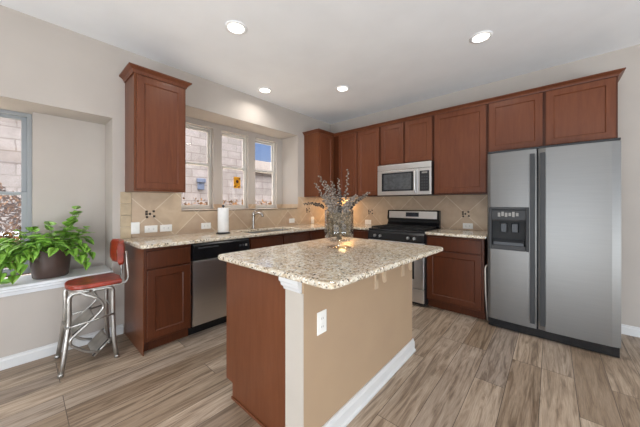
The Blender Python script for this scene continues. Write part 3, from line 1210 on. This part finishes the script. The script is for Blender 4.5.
plate(MA, -3.092, 1.012, False, 'switch', 'white rocker switch at the left end of the tile backsplash')
plate(MA, -2.955, .993, True, 'outlet', 'white sideways outlet right of the rocker switch')
plate(MA, -2.815, .993, True, 'outlet', 'white sideways outlet below the right edge of the single wall cabinet')
plate(MA, -2.38, .99, True, 'outlet', 'white sideways outlet left of the paper towels')
plate(MA, -.995, .985, True, 'outlet', 'white sideways outlet right of the faucet')
plate(MA, -.51, .975, False, 'outlet', 'white upright outlet in the corner behind the vase')
plate(MBk, .82, .952, True, 'outlet', 'white sideways outlet left of the range')
plate(MBk, 2.305, .966, True, 'outlet', 'white sideways outlet between range and refrigerator')
plate(fk, -2.815, .642, False, 'outlet', 'white upright outlet on the tan island wall', 0)

# ================================================================== RECESSED LIGHTS
def can(loc, label):
    t = thing('recessed_light', label, 'ceiling light', loc, 'recessed ceiling lights')
    x, y, z = loc
    MB().lathe([(.066, -.0005), (.092, -.0005), (.090, -.007), (.070, -.010), (.066, -.006)], (x, y, z), 32, True).build('trim_ring', 'trimring', t)
    MB().lathe([(0, -.0012), (.066, -.0012), (.066, -.004), (0, -.007)], (x, y, z), 32).build('lens', 'glow', t)
    return t


CANS = [((1.104, -2.633, H), 'recessed ceiling light nearest the camera, above the island and stool side'),
        ((2.642, -1.11, H), 'recessed ceiling light above the floor in front of the refrigerator'),
        ((.285, -1.72, H), 'recessed ceiling light close to the wall above the sink windows'),
        ((1.082, -1.085, H), 'recessed ceiling light in front of the range corner')]
c0 = can(*CANS[0])
for l_, t_ in CANS[1:]:
    dup(c0, l_, t_)
for l_, t_ in CANS:
    a_ = area('recessed_light_beam', (l_[0], l_[1], l_[2] - .015), (0, 0, 0), .13, .13, 4, (1, .97, .93), 'DISK', math.radians(150))

# small warm puck lamp under the corner wall cabinets
uc = thing('under_cabinet_light', 'small warm puck lamp under the wall cabinet in the corner', 'light', (.38, -.13, 1.355))
MB().lathe([(0, 1.3695), (.08, 1.3695), (.08, 1.358), (.072, 1.3565), (0, 1.3565)], (.38, -.13, 0), 24).build('housing', 'plate', uc)
MB().lathe([(0, 1.3562), (.07, 1.3562), (.068, 1.354), (0, 1.353)], (.38, -.13, 0), 24).build('lens', 'warmglow', uc)
area('under_cabinet_glow', (.38, -.13, 1.352), (0, 0, 0), .14, .14, 3.4, (1, .62, .25), 'DISK')

# ================================================================== VASE AND DRIED STEMS
vx, vy = 1.882, -2.214
vz = .9155
m = world_mb()
m.lathe([(0, 0), (.092, 0), (.096, .004), (.08, .010), (.03, .018), (.018, .028), (.02, .036), (.06, .046), (.098, .062), (.11, .085), (.112, .12), (.112, .287),
         (.109, .289), (.107, .285), (.107, .12), (.104, .09), (.09, .068), (.055, .054), (0, .05)], (vx, vy, vz), 40)
tag(m.build('glass_vase', 'vase'), 'footed clear glass cylinder vase on the island', 'vase')

RGT = Vector((math.cos(.722), math.sin(.722), 0))     # photo-right direction, used to fan the stems
BCK = Vector((-math.sin(.722), math.cos(.722), 0))
STEMS = [  # (sideways at rim, tip sideways, tip height over counter, depth at rim, depth at tip, bud kind, start of the buds)
    (-.08, -.27, .335, .00, -.04, 'd', .62),
    (-.07, -.185, .50, .03, .04, 'g', .5),
    (-.05, -.15, .545, -.03, -.08, 'g', .45),
    (-.04, -.105, .525, .02, .08, 'g', .5),
    (-.025, -.085, .47, -.04, -.10, 'g', .45),
    (-.01, -.055, .515, .04, .03, 'g', .5),
    (.0, -.005, .53, -.02, -.02, 'g', .45),
    (.01, .00, .44, -.05, -.10, 'd', .45),
    (.04, .075, .605, .02, .04, 'g', .42),
    (.05, .13, .40, -.03, -.06, 'g', .5),
    (.07, .22, .40, .01, .02, 'd', .5),
    (.075, .255, .43, .03, .09, 'g', .55),
    (.03, .10, .38, -.06, -.11, 'g', .5),
    (-.06, -.12, .40, -.05, -.11, 'g', .5),
]
SL = ['long dark dried stem reaching out furthest left over the vase rim', 'leftmost tall grey dried stem in the vase', 'tall grey dried stem second from the left in the vase, leaning left',
      'back grey dried stem third from the left in the vase', 'shorter front grey dried stem left of centre in the vase', 'back grey dried stem just left of centre in the vase',
      'tall straight grey dried stem at the centre of the vase', 'short dark dried stem at the front centre of the vase', 'tallest grey dried stem, upright right of centre in the vase',
      'short grey dried stem leaning right at the vase rim', 'dark dried stem leaning low to the right over the vase rim', 'grey dried stem reaching furthest right over the vase rim',
      'short grey dried stem at the front right of the vase rim', 'short grey dried stem at the front left of the vase rim']
for (s0, s1, ht, d0, d1, kd, st), lb in zip(STEMS, SL):
    foot = Vector((vx, vy, vz + .062)) + RGT * s0 * -.25 + BCK * d0 * -.25
    rim = Vector((vx, vy, vz + .285)) + RGT * s0 + BCK * d0
    tip = Vector((vx, vy, vz + ht)) + RGT * s1 + BCK * d1
    pts = []
    for k in range(13):
        t_ = k / 12
        mid = rim
        pts.append(foot * (1 - t_) ** 2 + (mid * 2 - (foot + tip) * .5) * 2 * t_ * (1 - t_) + tip * t_ ** 2)
    root = thing('dried_flower_stem', lb, 'dried flower', foot, 'dried stems in the vase')
    MB().tube(pts, [.003, .0015], 6).build('stalk', 'stemc', root)
    fl = MB()
    n = 26
    for k in range(n):
        t_ = st + (1 - st) * k / (n - 1)
        i = min(11, int(t_ * 12))
        p = pts[i].lerp(pts[i + 1], t_ * 12 - i)
        tg = (pts[i + 1] - pts[i]).normalized()
        e = tg.orthogonal().normalized()
        a = k * 2.4
        dirv = (e * math.cos(a) + tg.cross(e) * math.sin(a))
        r = (.0115 if kd == 'g' else .0085) * (1.15 - .6 * (k / n)) * random.uniform(.75, 1.2)
        fl.blob(p + dirv * r * 1.15, r, 6, (1, 1, .85))
    fl.build('florets', 'budc' if kd == 'g' else 'budd', root)
# crushed dry leaves in the vase body
fl = world_mb()
for k in range(1300):
    a = random.random() * 2 * PI
    rr = .098 * math.sqrt(random.random())
    z = random.uniform(.095, .27)
    c = Vector((vx + rr * math.cos(a), vy + rr * math.sin(a), vz + z))
    d = Vector((random.gauss(0, 1), random.gauss(0, 1), random.gauss(0, 1))).normalized()
    e = d.orthogonal().normalized()
    r = random.uniform(.008, .017)
    v = [fl.bm.verts.new(c + q) for q in (d * r, e * r * .45, -d * r, -e * r * .45)]
    fl.bm.faces.new(v)
tag(fl.build('dry_leaves', 'moss'), 'crumbled dry leaves filling the glass vase', 'dried leaves', None, 'stuff')

# ================================================================== STOOL
stl = thing('step_stool', 'red vinyl and chrome step stool with backrest by the window seat', 'stool', (.28, -3.47, 0))
SZ = .60
# seat: D shape, round at the front (towards -Y)
def seat_poly(x0, x1, y0, y1, grow=0):
    pts = [(x0 - grow, y1 + grow), ((x0 + x1) / 2, y1 + .02 + grow), (x1 + grow, y1 + grow)]
    cx, rx, ry = (x0 + x1) / 2, (x1 - x0) / 2 + grow, .16
    for k in range(17):
        t = k / 16 * PI
        pts.append((cx + rx * math.copysign(abs(math.cos(t)) ** .75, math.cos(t)), y0 + ry - (ry + grow) * math.sin(t) ** .85))
    return pts


MB().prism(seat_poly(.13, .455, -3.62, -3.29), SZ - .002, SZ + .034, .012, 4).build('seat', 'red', stl)
MB().prism(seat_poly(.13, .455, -3.62, -3.29, -.004), SZ - .012, SZ - .0025, .003, 2).build('seat_pan', 'tube', stl)
FEET = {'a': (.456, -3.65), 'b': (.451, -3.323), 'c': (.105, -3.645), 'd': (.135, -3.318)}
for x_, (f0, f1) in ((.425, ('a', 'b')), (.165, ('c', 'd'))):
    A, B = FEET[f0], FEET[f1]
    ya, yb = -3.605, -3.345
    for ft, yy, sg in ((A, ya, 1), (B, yb, -1)):
        m = MB()
        m.tube([(ft[0], ft[1], .004), (ft[0] * .75 + x_ * .25, ft[1] + .018 * sg, .14), (x_, yy, .36), (x_, yy, .577), (x_, yy + .09 * sg, .5775), (x_, yy + .125 * sg, .5775)], .0155, 12, .055)
        m.lathe([(0, 0), (.019, 0), (.019, .018), (.0165, .022), (0, .022)], (ft[0], ft[1], .0005), 12)
        m.build('leg', 'tube', stl)
m = MB()
for x_ in (.425, .165):
    xx = x_ + (.02 if x_ > .3 else -.02)
    m.tube([(xx, -3.62, .335), (xx, -3.335, .36)], .008, 8)
m.tube([(.43, -3.615, .30), (.16, -3.615, .30)], .008, 8)
m.tube([(.43, -3.34, .40), (.16, -3.34, .40)], .008, 8)
m.build('stretcher', 'tube', stl)
for (ya, za, yb, zb), lab in (((-3.465, .372, -3.588, .268), 'upper'), ((-3.378, .158, -3.472, .066), 'lower')):
    m = MB(lambda u, w_, z: (u, w_, z))
    a, b = Vector((0, ya, za)), Vector((0, yb, zb))
    nrm = Vector((0, -(b - a).z, (b - a).y)).normalized()
    if nrm.x == 0 and nrm.z > 0:
        nrm = -nrm
    poly = [a, b, b + nrm * .022, a + nrm * .022]
    bm = bmesh.new()
    r0 = [bm.verts.new((.17, p.y, p.z)) for p in poly]
    r1 = [bm.verts.new((.42, p.y, p.z)) for p in poly]
    bm.faces.new(r0); bm.faces.new(r1)
    for i in range(4):
        bm.faces.new((r0[i], r0[(i + 1) % 4], r1[(i + 1) % 4], r1[i]))
    bmesh.ops.recalc_face_normals(bm, faces=bm.faces[:])
    bmesh.ops.bevel(bm, geom=bm.edges[:], offset=.004, segments=2, affect='EDGES')
    m.add(bm)
    tr = m.build('step_tread', 'tube', stl)
    m = MB()
    m.tube([(.4245, (a + nrm * .004).y, (a + nrm * .004).z), (.4245, (b + nrm * .004).y, (b + nrm * .004).z)], .007, 6)
    m.build('rubber_edge', 'tread', tr)
    o_ = nrm * .011
    for x_ in (.162, .428):
        m = MB()
        m.tube([(x_, (a + o_).y + .01, (a + o_).z + .008), (x_, (b + o_).y, (b + o_).z)], .008, 8)
        m.build('tread_rim', 'tube', tr)
for x_ in (.15, .44):
    m = MB()
    m.tube([(x_, -3.54, .575), (x_, -3.43, .50), (x_, -3.40, .43), (x_, -3.465, .36), (x_, -3.60, .245), (x_, -3.60, .20), (x_, -3.50, .11), (x_, -3.44, .09)], .010, 8, .025)
    m.build('step_frame', 'tube', stl)
# backrest
def curve_x(t):
    return .145 + .28 * t
bm = bmesh.new()
rows = []
zs_ = [(.738, .006), (.753, 0), (.84, -.002), (.925, 0), (.941, .006)]
nn = 12
fr_, bk_ = {}, {}
for i in range(nn + 1):
    t_ = i / nn
    cv = -.03 * (2 * t_ - 1) ** 2
    edge = min(t_, 1 - t_)
    for j, (z, sh) in enumerate(zs_):
        zz = z
        if edge < .12:
            zz = .84 + (z - .84) * (1 - .25 * (1 - edge / .12) ** 2)
        fr_[i, j] = bm.verts.new((curve_x(t_), -3.285 + cv + sh, zz))
        bk_[i, j] = bm.verts.new((curve_x(t_), -3.245 + cv - sh, zz))
for i in range(nn):
    for j in range(4):
        f1_ = bm.faces.new((fr_[i, j], fr_[i + 1, j], fr_[i + 1, j + 1], fr_[i, j + 1])); f1_.smooth = True
        f2_ = bm.faces.new((bk_[i, j], bk_[i, j + 1], bk_[i + 1, j + 1], bk_[i + 1, j])); f2_.smooth = True
    bm.faces.new((fr_[i, 0], bk_[i, 0], bk_[i + 1, 0], fr_[i + 1, 0]))
    bm.faces.new((fr_[i, 4], fr_[i + 1, 4], bk_[i + 1, 4], bk_[i, 4]))
for i in (0, nn):
    for j in range(4):
        bm.faces.new((fr_[i, j], fr_[i, j + 1], bk_[i, j + 1], bk_[i, j]))
m = MB()
m.add(bm)
br_ = m.build('backrest', 'red', stl)
MB(lambda u, w_, z: (u, w_, z)).blob((.30, -3.291, .84), .02, 12, (1, .25, 1)).build('bolt', 'tube', br_)
for x_ in (.185, .40):
    m = MB()
    m.tube([(x_, -3.252, .85), (x_, -3.243, .74), (x_, -3.235, .63), (x_, -3.25, .588), (x_, -3.33, .5835)], .0085, 8, .04)
    m.build('back_support', 'tube', stl)

# ================================================================== POTTED PLANT
pcx, pcy, pz = -.145, -3.67, .6265
pp = thing('potted_plant', 'trailing green and yellow pothos in a brown pot on the window sill', 'plant', (pcx, pcy, pz))
MB().lathe([(0, 0), (.105, 0), (.112, .006), (.122, .10), (.131, .20), (.137, .235), (.137, .245), (.127, .245), (.122, .215), (0, .215)], (pcx, pcy, pz), 36).build('pot', 'pot', pp)
MB().lathe([(0, .218), (.06, .222), (.121, .217)], (pcx, pcy, pz), 20).build('soil', 'soil', pp)
lf = MB()
vn = MB()


def leaf(c, d, up, L):
    d = d.normalized()
    sd_ = d.cross(up)
    if sd_.length < .05:
        sd_ = d.orthogonal()
    sd_.normalize()
    n_ = sd_.cross(d).normalized()
    prof = [(0, 0), (.06, .26), (.2, .40), (.42, .36), (.68, .22), (.88, .08), (1, 0)]
    mid, lft, rgt = [], [], []
    for t_, w_ in prof:
        q = c + d * (L * t_) - n_ * (L * .28 * t_ * t_)
        mid.append(lf.bm.verts.new(q))
        if 0 < t_ < 1:
            lft.append(lf.bm.verts.new(q + sd_ * w_ * L * .95 + n_ * w_ * L * .22))
            rgt.append(lf.bm.verts.new(q - sd_ * w_ * L * .95 + n_ * w_ * L * .22))
    for side in (lft, rgt):
        fs = [(mid[0], mid[1], side[0])]
        for k in range(len(side) - 1):
            fs.append((mid[k + 1], mid[k + 2], side[k + 1], side[k]))
        fs.append((mid[-2], mid[-1], side[-1]))
        for f_ in fs:
            try:
                nf = lf.bm.faces.new(f_)
                nf.smooth = True
            except ValueError:
                pass


P0 = Vector((pcx, pcy, pz + .23))
VINES = []  # end offsets (dx, dy, dz) and leaf count
VINES += [((.16, -.28, .02), 9), ((.10, -.38, -.14), 9), ((.04, -.16, .16), 7), ((.12, -.05, .12), 8), ((.05, .21, .17), 7), ((.03, .15, .34), 6), ((.12, .24, -.03), 7), ((.17, -.17, -.02), 8), ((.13, -.34, .05), 8), ((.08, .08, .2), 7), ((.12, -.30, -.12), 9), ((.14, -.22, -.20), 8), ((.05, -.36, -.02), 9), ((-.05, -.33, .05), 8), ((.16, -.12, .05), 7), ((.17, -.30, -.16), 8), ((.15, -.36, -.10), 8),
          ((.02, -.22, .12), 7), ((.06, -.10, .17), 7), ((.02, .0, .20), 7), ((.10, .06, .15), 7), ((.04, .13, .22), 7), ((.0, .17, .30), 6),
          ((.06, .20, .12), 7), ((.10, .20, .02), 7), ((.10, .22, -.12), 8), ((-.02, .24, .06), 6), ((-.08, .12, .14), 6), ((.18, .02, .04), 6), ((.16, -.02, .10), 6),
          ((.0, -.30, .10), 8), ((.13, -.40, -.04), 8), ((.12, .17, -.06), 6), ((-.08, -.15, .14), 6), ((.19, -.2, -.05), 7)]
for (dx, dy, dz), n_ in VINES:
    e = P0 + Vector((dx, dy, dz))
    a = P0 + Vector((dx * .2, dy * .2, 0))
    ctrl = (a + e) / 2 + Vector((dx * .25, dy * .1, .10 if dz < .1 else .03))
    pts = [a * (1 - t) ** 2 + ctrl * 2 * t * (1 - t) + e * t * t for t in [k / 10 for k in range(11)]]
    vn.tube(pts, [.004, .002], 5)
    for k in range(n_):
        t = .15 + .85 * k / (n_ - 1)
        i = min(9, int(t * 10))
        p = pts[i].lerp(pts[i + 1], t * 10 - i)
        tg = (pts[i + 1] - pts[i]).normalized()
        sgn = 1 if k % 2 else -1
        sv = tg.cross(Vector((0, 0, 1)))
        if sv.length < .1:
            sv = Vector((1, 0, 0))
        d = tg * .6 + sv.normalized() * sgn * .8 + Vector((random.uniform(-.2, .45), random.uniform(-.3, .3), random.uniform(-.35, .2)))
        up = Vector((random.uniform(0, .5), random.uniform(-.3, .3), 1)).normalized()
        L = random.uniform(.07, .115)
        q = p + d.normalized() * .012
        # keep leaves inside the niche and above the sill
        tip = q + d.normalized() * L
        if tip.x < NX + .03:
            d.x = abs(d.x)
        if tip.z < .66:
            d.z = .15
        if tip.y > NY1 - .03 and tip.x < .02:
            d.y = -abs(d.y)
        leaf(q, d, up, L)
lf.build('leaves', 'leaf', pp)
vn.build('vines', 'vine', pp)

# ================================================================== SUNFLOWER HANGING IN THE WINDOW
sy_, sx_, sz_ = -1.69, BX + .0755, 1.575
sf = thing('sunflower_ornament', 'small sunflower suncatcher hanging in the middle sink window', 'ornament', (sx_, sy_, sz_))
m = MB(MA)
m.box(sy_ - .055, sy_ + .055, sx_ - .002, sx_ + .002, sz_ - .085, sz_ + .085, .001)
for k in range(14):
    a = 2 * PI * k / 14
    m.tube([(sy_ + .025 * math.cos(a), sx_ + .003, sz_ + .015 + .025 * math.sin(a)), (sy_ + .052 * math.cos(a), sx_ + .004, sz_ + .015 + .055 * math.sin(a))], [.009, .003], 6)
m.build('petals', 'orange', sf)
m = MB(MA)
m.blob((0, 0, 0), .001, 6)
bmesh.ops.delete(m.bm, geom=m.bm.verts[:], context='VERTS')
m.blob((sx_ + .006, sy_, sz_ + .015), .024, 12, (.25, 1, 1))
for dy_, dz_ in ((-.035, -.06), (.03, -.065), (.042, .06)):
    m.blob((sx_ + .003, sy_ + dy_, sz_ + dz_), .014, 8, (.2, 1, 1))
m.build('seed_disk', 'brown', sf)
MB().tube([(sx_, sy_ - .02, sz_ + .085), (sx_, sy_, sz_ + .19), (sx_, sy_ + .02, sz_ + .085)], .0012, 5).build('hanging_cord', 'platedk', sf)
